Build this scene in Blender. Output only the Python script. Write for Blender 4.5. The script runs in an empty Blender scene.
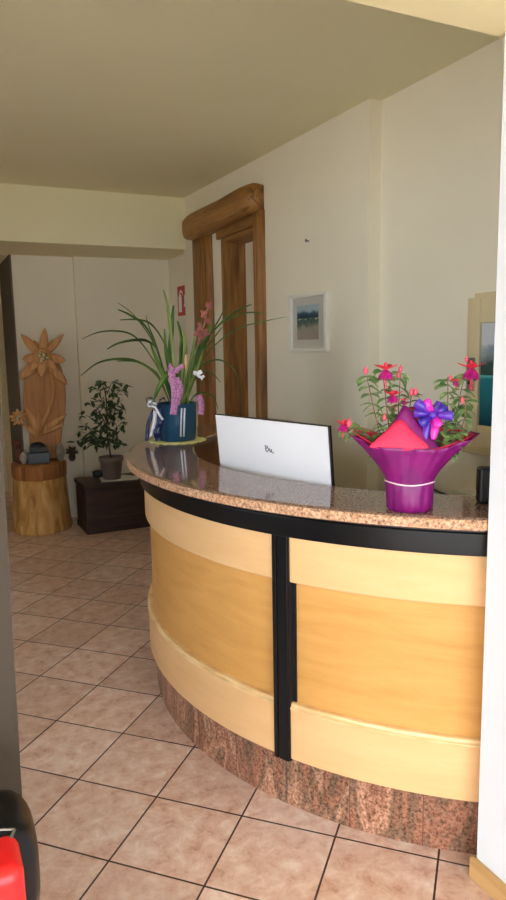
import bpy, math, random
from mathutils import Vector, Matrix, noise
S = bpy.context.scene
COL = S.collection
PI = math.pi
R = math.radians
rnd = random.Random(7)

# ------------------------------------------------------------------ materials
def lin(c):
    return tuple((v/12.92 if v <= .04045 else ((v+.055)/1.055)**2.4) for v in c)
def hexc(r, g, b): return lin((r/255, g/255, b/255)) + (1,)

def mat(name, base=(200,200,200), rough=.6, metal=0, spec=.5, coat=0, coat_rough=.05, trans=0, alpha=1):
    m = bpy.data.materials.new(name); m.use_nodes = True
    b = m.node_tree.nodes['Principled BSDF']
    b.inputs['Base Color'].default_value = hexc(*base)
    b.inputs['Roughness'].default_value = rough
    b.inputs['Metallic'].default_value = metal
    b.inputs['Specular IOR Level'].default_value = spec
    b.inputs['Coat Weight'].default_value = coat
    b.inputs['Coat Roughness'].default_value = coat_rough
    b.inputs['Transmission Weight'].default_value = trans
    b.inputs['Alpha'].default_value = alpha
    return m
def N(m, t, **kw):
    n = m.node_tree.nodes.new(t)
    for k, v in kw.items():
        if k in n.inputs.keys(): n.inputs[k].default_value = v
        else: setattr(n, k, v)
    return n
def L(m, a, b): m.node_tree.links.new(a, b)
def coords(m, scale=(1,1,1), rot=(0,0,0), loc=(0,0,0)):
    tc = N(m, 'ShaderNodeTexCoord'); mp = N(m, 'ShaderNodeMapping')
    mp.inputs['Scale'].default_value = scale; mp.inputs['Rotation'].default_value = rot; mp.inputs['Location'].default_value = loc
    L(m, tc.outputs['Object'], mp.inputs['Vector']); return mp.outputs['Vector']
def ramp(m, stops, interp='LINEAR'):
    r = N(m, 'ShaderNodeValToRGB'); e = r.color_ramp; e.interpolation = interp
    while len(e.elements) < len(stops): e.elements.new(.5)
    for el, (p, c) in zip(e.elements, stops):
        el.position = p; el.color = hexc(*c)
    return r
def bsdf(m): return m.node_tree.nodes['Principled BSDF']
def bump(m, h, strength=.2, dist=.01):
    b = N(m, 'ShaderNodeBump', Strength=strength, Distance=dist)
    L(m, h, b.inputs['Height']); L(m, b.outputs['Normal'], bsdf(m).inputs['Normal'])
def noisy(name, stops, scale=5, detail=4, rough=.6, stretch=(1,1,1), rot=(0,0,0), bmp=0, distortion=0, **kw):
    m = mat(name, rough=rough, **kw)
    v = coords(m, stretch, rot)
    n = N(m, 'ShaderNodeTexNoise', Scale=scale, Detail=detail, Distortion=distortion)
    L(m, v, n.inputs['Vector'])
    r = ramp(m, stops); L(m, n.outputs['Fac'], r.inputs['Fac'])
    L(m, r.outputs['Color'], bsdf(m).inputs['Base Color'])
    if bmp: bump(m, n.outputs['Fac'], bmp, .004)
    return m

def plaster(name, c1, c2):
    m = noisy(name, [(.3, c1), (.7, c2)], scale=1.3, detail=3, rough=.85)
    v = coords(m); n = N(m, 'ShaderNodeTexNoise', Scale=55, Detail=3); L(m, v, n.inputs['Vector'])
    bump(m, n.outputs['Fac'], .12, .004)
    return m
M = {}
M['wall'] = plaster('cream_plaster', (234,228,210), (239,233,216))
M['ceil'] = plaster('ceiling_paint', (234,229,194), (238,233,200))
M['vest_ceil'] = plaster('entrance_ceiling_paint', (240,228,178), (243,231,184))
M['pier'] = plaster('white_rough_plaster', (222,229,238), (230,236,244))
M['dark_strip'] = plaster('grey_brown_strip', (98,90,80), (104,96,86))
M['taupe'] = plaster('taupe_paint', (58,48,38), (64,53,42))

def tile_floor():
    m = mat('terracotta_tiles', rough=.32, spec=.45)
    t = .3303
    ox, oy = -.6795*1.00625, 2.3721*1.00625
    ca, sa = math.cos(R(25.55)), math.sin(R(25.55))
    X0, Y0 = ox*ca+oy*sa, -ox*sa+oy*ca
    tc = N(m, 'ShaderNodeTexCoord')
    sub = N(m, 'ShaderNodeVectorMath', operation='SUBTRACT'); sub.inputs[1].default_value = (X0, Y0, 0)
    L(m, tc.outputs['Object'], sub.inputs[0])
    mp = N(m, 'ShaderNodeMapping'); mp.inputs['Rotation'].default_value = (0, 0, R(45)); mp.inputs['Scale'].default_value = (1/t, 1/t, 1)
    L(m, sub.outputs[0], mp.inputs['Vector'])
    off = N(m, 'ShaderNodeVectorMath', operation='ADD'); off.inputs[1].default_value = (100, 100, 0)
    L(m, mp.outputs[0], off.inputs[0])
    br = N(m, 'ShaderNodeTexBrick', offset=0.0, squash=1.0, offset_frequency=1, squash_frequency=1)
    for k, v in (('Scale', 1), ('Mortar Size', .0105), ('Mortar Smooth', .1), ('Bias', 0), ('Brick Width', 1), ('Row Height', 1)):
        br.inputs[k].default_value = v
    br.inputs['Color1'].default_value = (0,0,0,1); br.inputs['Color2'].default_value = (1,1,1,1); br.inputs['Mortar'].default_value = (.5,.5,.5,1)
    L(m, off.outputs[0], br.inputs['Vector'])
    v = coords(m)
    n = N(m, 'ShaderNodeTexNoise', Scale=15, Detail=9, Roughness=.7, Distortion=.3); L(m, v, n.inputs['Vector'])
    r = ramp(m, [(.3, (190,148,132)), (.43, (222,190,176)), (.54, (232,208,197)), (.7, (246,236,230))]); L(m, n.outputs['Fac'], r.inputs['Fac'])
    n2 = N(m, 'ShaderNodeTexNoise', Scale=3, Detail=3); L(m, v, n2.inputs['Vector'])
    r2 = ramp(m, [(.35, (255,255,255)), (.7, (250,238,228))]); L(m, n2.outputs['Fac'], r2.inputs['Fac'])
    mul = N(m, 'ShaderNodeMix', data_type='RGBA', blend_type='MULTIPLY'); mul.inputs[0].default_value = .8
    L(m, r.outputs['Color'], mul.inputs[6]); L(m, r2.outputs['Color'], mul.inputs[7])
    tint = ramp(m, [(0, (232,226,222)), (1, (255,255,255))]); L(m, br.outputs['Color'], tint.inputs['Fac'])
    mul2 = N(m, 'ShaderNodeMix', data_type='RGBA', blend_type='MULTIPLY'); mul2.inputs[0].default_value = 1
    L(m, mul.outputs[2], mul2.inputs[6]); L(m, tint.outputs['Color'], mul2.inputs[7])
    mx = N(m, 'ShaderNodeMix', data_type='RGBA'); mx.inputs[7].default_value = hexc(66,48,42)
    L(m, br.outputs['Fac'], mx.inputs[0]); L(m, mul2.outputs[2], mx.inputs[6])
    L(m, mx.outputs[2], bsdf(m).inputs['Base Color'])
    inv = N(m, 'ShaderNodeMath', operation='SUBTRACT'); inv.inputs[0].default_value = 1; L(m, br.outputs['Fac'], inv.inputs[1])
    bump(m, inv.outputs[0], .5, .003)
    return m
M['floor'] = tile_floor()
M['paving'] = noisy('pale_paving', [(.3, (186,182,174)), (.7, (202,198,190))], scale=3, rough=.9)

def granite(name, rough, patches=None, stops=None, coat=0, fine=1):
    m = mat(name, rough=rough, spec=.5, coat=coat)
    v = coords(m)
    a = N(m, 'ShaderNodeTexNoise', Scale=95*fine, Detail=5, Roughness=.7); L(m, v, a.inputs['Vector'])
    r = ramp(m, stops or [(.32, (58,50,46)), (.42, (158,124,102)), (.52, (200,166,140)), (.63, (226,202,180)), (.74, (172,168,162))])
    L(m, a.outputs['Fac'], r.inputs['Fac'])
    out = r.outputs['Color']
    if patches:
        mp = coords(m, (4.2,4.2,.9))
        b = N(m, 'ShaderNodeTexNoise', Scale=1.5, Detail=4, Roughness=.6, Distortion=.9); L(m, mp, b.inputs['Vector'])
        r2 = ramp(m, patches); L(m, b.outputs['Fac'], r2.inputs['Fac'])
        mul = N(m, 'ShaderNodeMix', data_type='RGBA', blend_type='MULTIPLY'); mul.inputs[0].default_value = .85
        L(m, out, mul.inputs[6]); L(m, r2.outputs['Color'], mul.inputs[7]); out = mul.outputs[2]
    vo = N(m, 'ShaderNodeTexVoronoi', Scale=70*fine); L(m, v, vo.inputs['Vector'])
    r3 = ramp(m, [(.12, (30,26,26)), (.2, (255,255,255))]); L(m, vo.outputs['Distance'], r3.inputs['Fac'])
    mul = N(m, 'ShaderNodeMix', data_type='RGBA', blend_type='MULTIPLY'); mul.inputs[0].default_value = .5
    L(m, out, mul.inputs[6]); L(m, r3.outputs['Color'], mul.inputs[7]); out = mul.outputs[2]
    L(m, out, bsdf(m).inputs['Base Color'])
    return m
M['granite'] = granite('polished_granite', .07, None, [(.32, (54,42,36)), (.42, (112,84,70)), (.52, (142,112,95)), (.63, (166,140,122)), (.74, (130,122,114))], 0, 1.5)
M['granite_edge'] = granite('sawn_granite_edge', .5, [(.3, (255,226,196)), (.7, (255,240,224))])
M['plinth'] = granite('red_granite_plinth', .28, [(.34, (104,92,78)), (.42, (200,148,130)), (.47, (122,104,86)), (.54, (240,208,192)), (.6, (164,114,96)), (.66, (226,208,194)), (.72, (120,110,96))])

def painted_wood(name, c1, c2, c3, rough=.42):
    m = mat(name, rough=rough, spec=.35)
    v = coords(m, (2,2,14))
    n = N(m, 'ShaderNodeTexNoise', Scale=1.2, Detail=6, Roughness=.65, Distortion=.5); L(m, v, n.inputs['Vector'])
    r = ramp(m, [(.25, c1), (.5, c2), (.75, c3)]); L(m, n.outputs['Fac'], r.inputs['Fac'])
    L(m, r.outputs['Color'], bsdf(m).inputs['Base Color'])
    bump(m, n.outputs['Fac'], .06, .003)
    return m
M['band'] = painted_wood('light_maple_band', (222,176,122), (227,183,130), (232,190,140))
M['panel'] = painted_wood('honey_maple_panel', (196,142,74), (208,155,86), (217,165,97))
M['ledge'] = noisy('worn_ledge', [(.3, (206,164,112)), (.5, (230,192,136)), (.7, (240,212,164))], scale=9, stretch=(1,1,6), rough=.5)
M['black'] = mat('black_lacquer', (13,13,14), .3, spec=.3)
M['black_matte'] = mat('black_plastic', (20,20,23), .45)
M['bezel'] = mat('black_bezel', (16,16,18), .35)
M['white_pl'] = mat('white_gloss_plastic', (243,243,250), .3, spec=.4)
M['logo'] = mat('black_print', (30,34,44), .5)
def wood(name, c1, c2, c3, axis='Z', rough=.5, scale=2.2):
    st = {'Z': (9,9,.8), 'Y': (9,.8,9), 'X': (.8,9,9)}[axis]
    return noisy(name, [(.28, c1), (.5, c2), (.72, c3)], scale=scale, detail=6, rough=rough, stretch=st, distortion=1.2, bmp=.25)
M['post'] = wood('stained_log_post', (98,62,28), (140,94,44), (172,122,66))
M['lintel'] = wood('stained_log_lintel', (102,66,30), (146,100,48), (176,128,72), 'Y')
M['carve'] = wood('carved_pine', (172,116,66), (198,144,88), (214,164,108), rough=.55)
M['carve_dark'] = wood('carved_pine_background', (150,98,54), (176,122,70), (190,138,84), rough=.6)
M['stump'] = noisy('stripped_trunk', [(.3, (150,104,54)), (.5, (196,148,84)), (.7, (222,180,116))], scale=3, detail=6, stretch=(4,4,1), rough=.65, distortion=1, bmp=.3)
M['stump_band'] = wood('trunk_bark_band', (118,72,36), (160,104,56), (188,130,76), rough=.7)
M['heart'] = noisy('flower_heart', [(.35, (96,84,58)), (.6, (216,204,160))], scale=60, rough=.8)
M['chest'] = wood('dark_walnut_chest', (34,22,17), (52,33,25), (66,42,31), 'X', rough=.5)
M['cream_wood'] = wood('cream_painted_wood', (206,190,152), (214,198,160), (220,206,170), rough=.45, scale=1)
M['cream_door'] = mat('cream_door_paint', (240,234,216), .5)
M['steel'] = mat('brushed_steel', (150,146,140), .4, metal=.8)
M['white_frame'] = mat('white_frame_paint', (232,230,222), .35)
M['mount'] = mat('grey_mount_board', (196,194,186), .8)
M['glass_front'] = mat('picture_glass', (255,255,255), .02, trans=1)
M['skirt'] = wood('oak_skirting', (176,136,82), (200,160,104), (214,176,120), 'Y', rough=.5, scale=1.2)
M['desk'] = noisy('pale_laminate', [(.3, (206,202,194)), (.7, (220,216,208))], scale=2, rough=.45)
M['tray'] = wood('brown_tray_wood', (110,70,46), (134,90,60), (150,106,74), 'Y', rough=.4)
M['paper'] = mat('white_paper', (226,224,216), .8)
M['blue_pot'] = mat('blue_glazed_pot', (34,76,108), .35, spec=.4)
M['silver_rib'] = mat('silver_ribbon', (196,202,214), .3, metal=.5)
M['navy'] = mat('navy_ribbon', (24,38,84), .35)
M['white_rib'] = mat('white_ribbon', (226,226,236), .4)
M['doily'] = noisy('yellow_lace', [(.4, (226,222,130)), (.6, (248,246,190))], scale=60, rough=.9)
def tulle():
    m = mat('pink_dotted_tulle', (214,120,190), .7)
    v = coords(m); vo = N(m, 'ShaderNodeTexVoronoi', Scale=170); L(m, v, vo.inputs['Vector'])
    r = ramp(m, [(.3, (140,74,124)), (.5, (206,142,190))]); L(m, vo.outputs['Distance'], r.inputs['Fac'])
    L(m, r.outputs['Color'], bsdf(m).inputs['Base Color']); return m
M['tulle'] = tulle()
def leafmat(name, c1, c2, c3, scale=14, rough=.45):
    return noisy(name, [(.3, c1), (.5, c2), (.72, c3)], scale=scale, rough=rough, detail=2)
M['strap'] = leafmat('strap_leaf', (36,70,22), (66,104,36), (112,142,62), 9)
M['strap_light'] = leafmat('pale_strap_leaf', (90,110,44), (124,140,66), (160,168,92), 9)
M['ficus'] = leafmat('ficus_leaf', (26,48,24), (48,74,38), (98,112,76), 30)
M['fuch_leaf'] = leafmat('fuchsia_leaf', (64,98,50), (104,136,78), (156,172,116), 40)
M['stem'] = mat('reddish_stem', (140,84,66), .6)
M['trunk'] = mat('brown_stem', (74,54,40), .7)
M['soil'] = noisy('dark_soil', [(.3, (34,24,18)), (.7, (66,50,38))], scale=80, rough=1)
M['grey_pot'] = mat('taupe_plastic_pot', (110,96,92), .55)
M['purple'] = noisy('purple_wrap', [(.3, (106,8,92)), (.7, (132,16,110))], scale=12, rough=.45, distortion=.5)
M['pink'] = mat('pink_paper', (228,40,86), .6)
M['red_fl'] = noisy('red_petal', [(.35, (204,22,54)), (.65, (236,60,80))], scale=60, rough=.5)
M['mag_fl'] = noisy('magenta_petal', [(.35, (140,10,96)), (.65, (190,28,130))], scale=60, rough=.5)
M['pink_bud'] = mat('pink_bud', (216,80,104), .5)
M['violet'] = noisy('violet_blue_bow', [(.35, (48,34,150)), (.65, (104,50,180))], scale=25, rough=.3)
M['magbow'] = mat('magenta_bow', (216,40,170), .3)
M['dried'] = mat('faded_pink_bloom', (150,82,78), .7)
M['petal_white'] = mat('white_petal', (236,236,240), .5)
M['bud'] = mat('cream_bud', (214,176,130), .6)
M['fire_red'] = mat('fire_sign_red', (196,36,34), .4)
M['string'] = mat('pale_string', (246,214,222), .7)
M['stone_w'] = noisy('pale_stone', [(.3, (150,140,128)), (.7, (196,188,176))], scale=20, rough=.9)
M['stone_g'] = noisy('grey_stone', [(.3, (120,110,100)), (.7, (158,150,138))], scale=20, rough=.9)
M['slate'] = mat('blue_grey_metal', (70,80,88), .45)
M['dark_box'] = mat('dark_box', (38,42,46), .5)
M['rust'] = noisy('rust_red', [(.3, (84,44,34)), (.7, (124,72,56))], scale=30, rough=.8)
M['fuzz'] = noisy('dark_fibres', [(.3, (50,38,34)), (.7, (90,70,60))], scale=60, rough=1)
M['case_black'] = mat('gloss_black_shell', (14,15,17), .3, spec=.3)
M['case_red'] = mat('bright_red_shell', (226,34,36), .3, spec=.4)
M['grey_highlight'] = mat('grey_edge_highlight', (92,88,82), .4)
M['cable'] = mat('dark_cable', (42,42,44), .5)
M['duct'] = mat('white_pvc', (222,222,218), .45)

def lake(name, horizon, span, far, water, shore, up='Z'):
    """a printed mountain lake: sky, dark peaks, a bright waterline, water, (stones)"""
    m = mat(name, rough=.35)
    v = coords(m)
    sx = N(m, 'ShaderNodeSeparateXYZ'); L(m, v, sx.inputs[0])
    n = N(m, 'ShaderNodeTexNoise', Scale=9, Detail=6, Roughness=.6); L(m, v, n.inputs['Vector'])
    # h = (z - horizon)/span
    a = N(m, 'ShaderNodeMath', operation='SUBTRACT'); L(m, sx.outputs['Z'], a.inputs[0]); a.inputs[1].default_value = horizon
    h = N(m, 'ShaderNodeMath', operation='DIVIDE'); L(m, a.outputs[0], h.inputs[0]); h.inputs[1].default_value = span
    w = N(m, 'ShaderNodeMath', operation='MULTIPLY_ADD'); L(m, n.outputs['Fac'], w.inputs[0]); w.inputs[1].default_value = .9
    L(m, h.outputs[0], w.inputs[2])
    land = ramp(m, far); L(m, w.outputs[0], land.inputs['Fac'])
    st = N(m, 'ShaderNodeTexNoise', Scale=26, Detail=4); L(m, v, st.inputs['Vector'])
    d = N(m, 'ShaderNodeMath', operation='MULTIPLY_ADD'); L(m, h.outputs[0], d.inputs[0]); d.inputs[1].default_value = -1
    s2 = N(m, 'ShaderNodeMath', operation='MULTIPLY_ADD'); L(m, st.outputs['Fac'], s2.inputs[0]); s2.inputs[1].default_value = shore; s2.inputs[2].default_value = -shore*.5
    L(m, s2.outputs[0], d.inputs[2])
    wat = ramp(m, water); L(m, d.outputs[0], wat.inputs['Fac'])
    gt = N(m, 'ShaderNodeMath', operation='GREATER_THAN'); L(m, h.outputs[0], gt.inputs[0]); gt.inputs[1].default_value = 0
    mx = N(m, 'ShaderNodeMix', data_type='RGBA'); L(m, gt.outputs[0], mx.inputs[0]); L(m, wat.outputs['Color'], mx.inputs[6]); L(m, land.outputs['Color'], mx.inputs[7])
    L(m, mx.outputs[2], bsdf(m).inputs['Base Color'])
    return m

# ------------------------------------------------------------------ mesh helpers
class MB:
    def __init__(s): s.v = []; s.f = []; s.mi = []
    def add(s, vs, fs, mi=0):
        o = len(s.v); s.v += [tuple(p) for p in vs]; s.f += [tuple(i+o for i in f) for f in fs]; s.mi += [mi]*len(fs); return s
    def prism(s, poly, z0, z1, mi=0):
        n = len(poly)
        vs = [(x,y,z0) for x,y in poly]+[(x,y,z1) for x,y in poly]
        fs = [tuple(range(n-1,-1,-1)), tuple(range(n,2*n))]+[(i,(i+1)%n,n+(i+1)%n,n+i) for i in range(n)]
        return s.add(vs, fs, mi)
    def box(s, x0, x1, y0, y1, z0, z1, mi=0):
        return s.prism([(x0,y0),(x1,y0),(x1,y1),(x0,y1)], z0, z1, mi)
    def obox(s, mtx, sx, sy, sz, mi=0):
        c = [(a*sx/2,b*sy/2,d*sz/2) for d in (-1,1) for a,b in ((-1,-1),(1,-1),(1,1),(-1,1))]
        return s.add([mtx @ Vector(p) for p in c], [(3,2,1,0),(4,5,6,7),(0,1,5,4),(1,2,6,5),(2,3,7,6),(3,0,4,7)], mi)
    def lathe(s, prof, c=(0,0,0), n=40, cap0=True, cap1=True, fr=None, mi=0):
        vs = []
        for (r, z) in prof:
            for i in range(n):
                a = 2*PI*i/n; k = fr(a, z) if fr else 1
                vs.append((c[0]+r*k*math.cos(a), c[1]+r*k*math.sin(a), c[2]+z))
        fs = []
        for j in range(len(prof)-1):
            for i in range(n):
                fs.append((j*n+i, j*n+(i+1)%n, (j+1)*n+(i+1)%n, (j+1)*n+i))
        if cap0: fs.append(tuple(range(n-1,-1,-1)))
        if cap1: fs.append(tuple(range((len(prof)-1)*n, len(prof)*n)))
        return s.add(vs, fs, mi)
    def tube(s, pts, rad, n=8, mi=0, cap=True):
        pts = [Vector(p) for p in pts]; m = len(pts)
        rr = rad if isinstance(rad, (list,tuple)) else [rad]*m
        vs = []; up = None
        for i, p in enumerate(pts):
            d = (pts[min(i+1,m-1)]-pts[max(i-1,0)]).normalized()
            if up is None: up = Vector((0,0,1)) if abs(d.z) < .9 else Vector((1,0,0))
            a = d.cross(up).normalized(); b = a.cross(d).normalized(); up = b
            for k in range(n):
                t = 2*PI*k/n; vs.append(p+(a*math.cos(t)+b*math.sin(t))*rr[i])
        fs = [(i*n+k, i*n+(k+1)%n, (i+1)*n+(k+1)%n, (i+1)*n+k) for i in range(m-1) for k in range(n)]
        if cap: fs += [tuple(range(n-1,-1,-1)), tuple(range((m-1)*n, m*n))]
        return s.add(vs, fs, mi)
    def blob(s, c, r, n=10, m=7, sc=(1,1,1), jit=0, mi=0, seed=0, mtx=None):
        q = random.Random(seed); vs = []
        for j in range(m+1):
            t = PI*j/m
            for i in range(n):
                a = 2*PI*i/n; k = 1+jit*(q.random()-.5)
                p = Vector((math.sin(t)*math.cos(a)*sc[0], math.sin(t)*math.sin(a)*sc[1], math.cos(t)*sc[2]))*r*k
                if mtx: p = mtx @ p
                vs.append(Vector(c)+p)
        fs = [(j*n+i, (j+1)*n+i, (j+1)*n+(i+1)%n, j*n+(i+1)%n) for j in range(m) for i in range(n)]
        return s.add(vs, fs, mi)
    def strip(s, pts, wid, side, fold=.25, thick=.0012, mi=0):
        """a leaf blade along pts with half-widths wid, folded along its midrib, with a thickness"""
        pts = [Vector(p) for p in pts]; m = len(pts); vs = []
        for i, p in enumerate(pts):
            d = (pts[min(i+1,m-1)]-pts[max(i-1,0)]).normalized()
            sd = side if isinstance(side, Vector) else side[i]
            a = (sd - d*sd.dot(d)).normalized(); nn = a.cross(d).normalized()
            w = wid[i]
            vs += [p-a*w+nn*w*fold, p, p+a*w+nn*w*fold, p-a*w+nn*(w*fold-thick), p-nn*thick, p+a*w+nn*(w*fold-thick)]
        fs = []
        for i in range(m-1):
            o = i*6; q = o+6
            fs += [(o,o+1,q+1,q),(o+1,o+2,q+2,q+1),(o+4,o+3,q+3,q+4),(o+5,o+4,q+4,q+5),(o+3,o,q,q+3),(o+2,o+5,q+5,q+2)]
        fs += [(0,3,4,1),(1,4,5,2)]; o = (m-1)*6; fs += [(o+1,o+4,o+3,o),(o+2,o+5,o+4,o+1)]
        return s.add(vs, fs, mi)
    def leaf(s, p, d, nrm, ln, w, bend=.2, n=5, mi=0, thick=.0008):
        p = Vector(p); d = Vector(d).normalized(); nrm = Vector(nrm)
        a = d.cross(nrm)
        if a.length < 1e-4: a = d.cross(Vector((1,.3,.2)))
        a.normalize(); nn = a.cross(d).normalized()
        pts = []; wid = []
        for i in range(n+1):
            t = i/n
            pts.append(p+d*ln*t-nn*bend*ln*t*t); wid.append(max(.0006, w*math.sin(PI*min(1,(t*.92+.04)))**.8))
        return s.strip(pts, wid, a, .22, thick, mi)
    def build(s, name, m, parent=None, smooth=False, bevel=0, seg=2, sub=0, loc=None):
        me = bpy.data.meshes.new(name)
        vs = s.v
        if parent is not None and parent.type == 'EMPTY' or loc is not None:
            o0 = Vector(loc) if loc is not None else Vector(parent.location)
            vs = [tuple(Vector(p)-o0) for p in s.v]
        elif parent is not None:
            o0 = Vector(parent['_org']) if '_org' in parent else Vector((0,0,0))
            vs = [tuple(Vector(p)-o0) for p in s.v]
        me.from_pydata(vs, [], s.f)
        for mm in (m if isinstance(m, (list,tuple)) else [m]): me.materials.append(mm)
        for p, i in zip(me.polygons, s.mi): p.material_index = i; p.use_smooth = smooth
        me.validate(); me.update()
        import bmesh
        bm = bmesh.new(); bm.from_mesh(me); bmesh.ops.recalc_face_normals(bm, faces=bm.faces); bm.to_mesh(me); bm.free()
        o = bpy.data.objects.new(name, me); COL.objects.link(o)
        if loc is not None and parent is None: o.location = loc
        if parent: o.parent = parent
        if bevel:
            b = o.modifiers.new('bevel', 'BEVEL'); b.width = bevel; b.segments = seg; b.limit_method = 'ANGLE'; b.angle_limit = R(40)
            for p in me.polygons: p.use_smooth = True
            o.modifiers.new('wn', 'WEIGHTED_NORMAL')
        if sub:
            q = o.modifiers.new('sub', 'SUBSURF'); q.levels = sub; q.render_levels = sub
        return o
def thing(name, label, cat, loc, group=None):
    o = bpy.data.objects.new(name, None); COL.objects.link(o); o.location = loc; o.empty_display_size = .1
    o['label'] = label; o['category'] = cat
    if group: o['group'] = group
    return o
def tag(o, label, cat, group=None):
    o['label'] = label; o['category'] = cat
    if group: o['group'] = group
    return o
def struct(name, mb, m, **kw):
    o = mb.build(name, m, **kw); o['kind'] = 'structure'; return o
def lab(o, t): o['label'] = t; return o
def org(o, parent):   # children of a mesh part share the thing's origin
    return o
def subpart(mb, name, m, part, root, **kw):
    """a piece of a part: part sits at the root's origin, so its own origin is the root's"""
    vs = mb.v; o0 = Vector(root.location); mb.v = [tuple(Vector(p)-o0) for p in vs]
    return mb.build(name, m, part, **kw)

# ------------------------------------------------------------------ camera
cam = bpy.data.cameras.new('camera'); co = bpy.data.objects.new('camera', cam); COL.objects.link(co)
AZ, PIT, ROLL = R(25.55), .1488, -.0176
f = Vector((math.sin(AZ)*math.cos(PIT), math.cos(AZ)*math.cos(PIT), -math.sin(PIT)))
r0 = Vector((math.cos(AZ), -math.sin(AZ), 0)); u0 = r0.cross(f)
cr, sr = math.cos(ROLL), math.sin(ROLL)
rr = r0*cr+u0*sr*-1*-1 if False else r0*cr - u0*(-sr)*1
# image x axis = cos*right - sin*down ... solved from  px = cr*x - sr*y(down),  py = sr*x + cr*y
ix = r0*cr + (-u0)*(-sr); iy = r0*sr + (-u0)*cr     # directions whose image is +x and +y(down)
X = ix; Y = -iy; Z = -f
co.matrix_world = Matrix(((X.x,Y.x,Z.x,0),(X.y,Y.y,Z.y,0),(X.z,Y.z,Z.z,1.61),(0,0,0,1)))
cam.sensor_fit = 'VERTICAL'; cam.sensor_height = 36; cam.lens = 685.15/900*36; cam.clip_start = .02
S.camera = co

# ------------------------------------------------------------------ the setting
HC = 2.90
struct('floor', MB().prism([(-4.8,-2.2),(3.2,-2.2),(3.2,8.6),(-3.2,8.6),(-3.2,1.62),(-4.8,1.62)], -.12, 0), M['floor'])
struct('ground', MB().prism([(-22,-22),(14,-22),(14,-2.2),(-4.8,-2.2),(-4.8,1.62),(-3.2,1.62),(-3.2,12),(-22,12)], -.14, -.02), M['paving'])
struct('ceiling', MB().box(-3.0, 2.9, 1.43, 8.5, HC, HC+.12), M['ceil'])
struct('ceiling', MB().box(-4.6, 1.6, -2.0, 1.43, 2.388, HC+.12), M['vest_ceil'])
wx = lambda y: 2.25-.031*(y-3.2)
def wq(mb, y0, y1, z0, z1, th=.42):
    mb.prism([(wx(y0),y0),(wx(y0)+th,y0),(wx(y1)+th,y1),(wx(y1),y1)], z0, z1)
w = MB()
wq(w, 3.2, 4.47, 0, HC); wq(w, 4.47, 5.09, 2.45, HC); wq(w, 5.09, 5.88, 0, HC)
w.prism([(2.26,5.88),(2.7,5.88),(2.7,6.9),(2.26,6.9)], 0, 2.6)
w.prism([(2.372,1.405),(2.7,1.405),(2.7,3.2),(2.329,3.2)], 0, HC)
struct('wall_right', w, M['wall'])
w = MB(); w.box(.80, 1.345, 6.64, 6.95, 0, 2.6); w.box(1.345, 2.3, 6.585, 6.95, 0, 2.6); w.box(.80, 1.0, 6.95, 8.25, 0, 2.6); w.box(-3.0, 1.0, 8.25, 8.45, 0, 2.6)
struct('wall_back', w, M['wall'])
struct('wall_strip', MB().box(.785, .80, 6.62, 7.5, 0, 2.47), M['dark_strip'])  # dark grey-brown strip laid on the end face of the back wall
struct('trim_1', MB().prism([(-3.0,5.84),(2.175,5.83),(2.26,5.88),(2.26,6.64),(-3.0,6.70)], 2.468, HC), M['ceil'])
struct('ceiling', MB().box(-3.0, 1.0, 6.64, 8.45, 2.6, 2.7), M['ceil'])
# left wall with an added, unseen window that brightens the room
w = MB(); y0, y1, z0, z1 = 1.75, 3.75, .95, 2.30
w.box(-3.0, -2.75, 1.43, y0, 0, HC); w.box(-3.0, -2.75, y1, 8.45, 0, HC); w.box(-3.0, -2.75, y0, y1, 0, z0); w.box(-3.0, -2.75, y0, y1, z1, HC)
struct('wall_left', w, M['wall'])
w = MB()
for a, b in ((y0, y0+.06), ((y0+y1)/2-.03, (y0+y1)/2+.03), (y1-.06, y1)): w.box(-2.93, -2.86, a, b, z0, z1)
w.box(-2.93, -2.86, y0, y1, z0, z0+.06); w.box(-2.93, -2.86, y0, y1, z1-.06, z1)
struct('added_window_1', w, M['white_frame'])
# wall with the wide opening the photograph is taken through
PX = 1.400
w = MB(); w.box(PX, 1.62, -2.0, 1.405, 0, 2.388); w.box(1.6, 2.7, 1.2, 1.405, 0, HC)
struct('wall_front', w, M['pier'])
ml = [(-2.3,1.43),(-2.3,1.62)]
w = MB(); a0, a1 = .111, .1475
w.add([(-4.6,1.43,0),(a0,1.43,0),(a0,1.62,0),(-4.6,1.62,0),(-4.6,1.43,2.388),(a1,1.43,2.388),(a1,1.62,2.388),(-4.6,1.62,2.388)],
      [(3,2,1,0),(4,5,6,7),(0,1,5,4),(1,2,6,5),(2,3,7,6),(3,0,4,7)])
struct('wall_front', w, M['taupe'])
struct('wall_left', MB().box(-4.8, -4.6, -2.0, 1.43, 0, 2.388), M['pier'])
sk = MB(); sk.prism([(PX,-1.9),(PX,1.405),(PX-.004,1.418),(PX-.018,1.418),(PX-.018,-1.9)], 0, .068)
struct('baseboard_right', sk, M['skirt'], bevel=.004)

# door niche with cream leaf behind the log frame
struct('door_1', MB().prism([(2.385,4.44),(2.43,4.44),(2.43,5.12),(2.385,5.12)], 0, 2.45), M['cream_door'])

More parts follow.
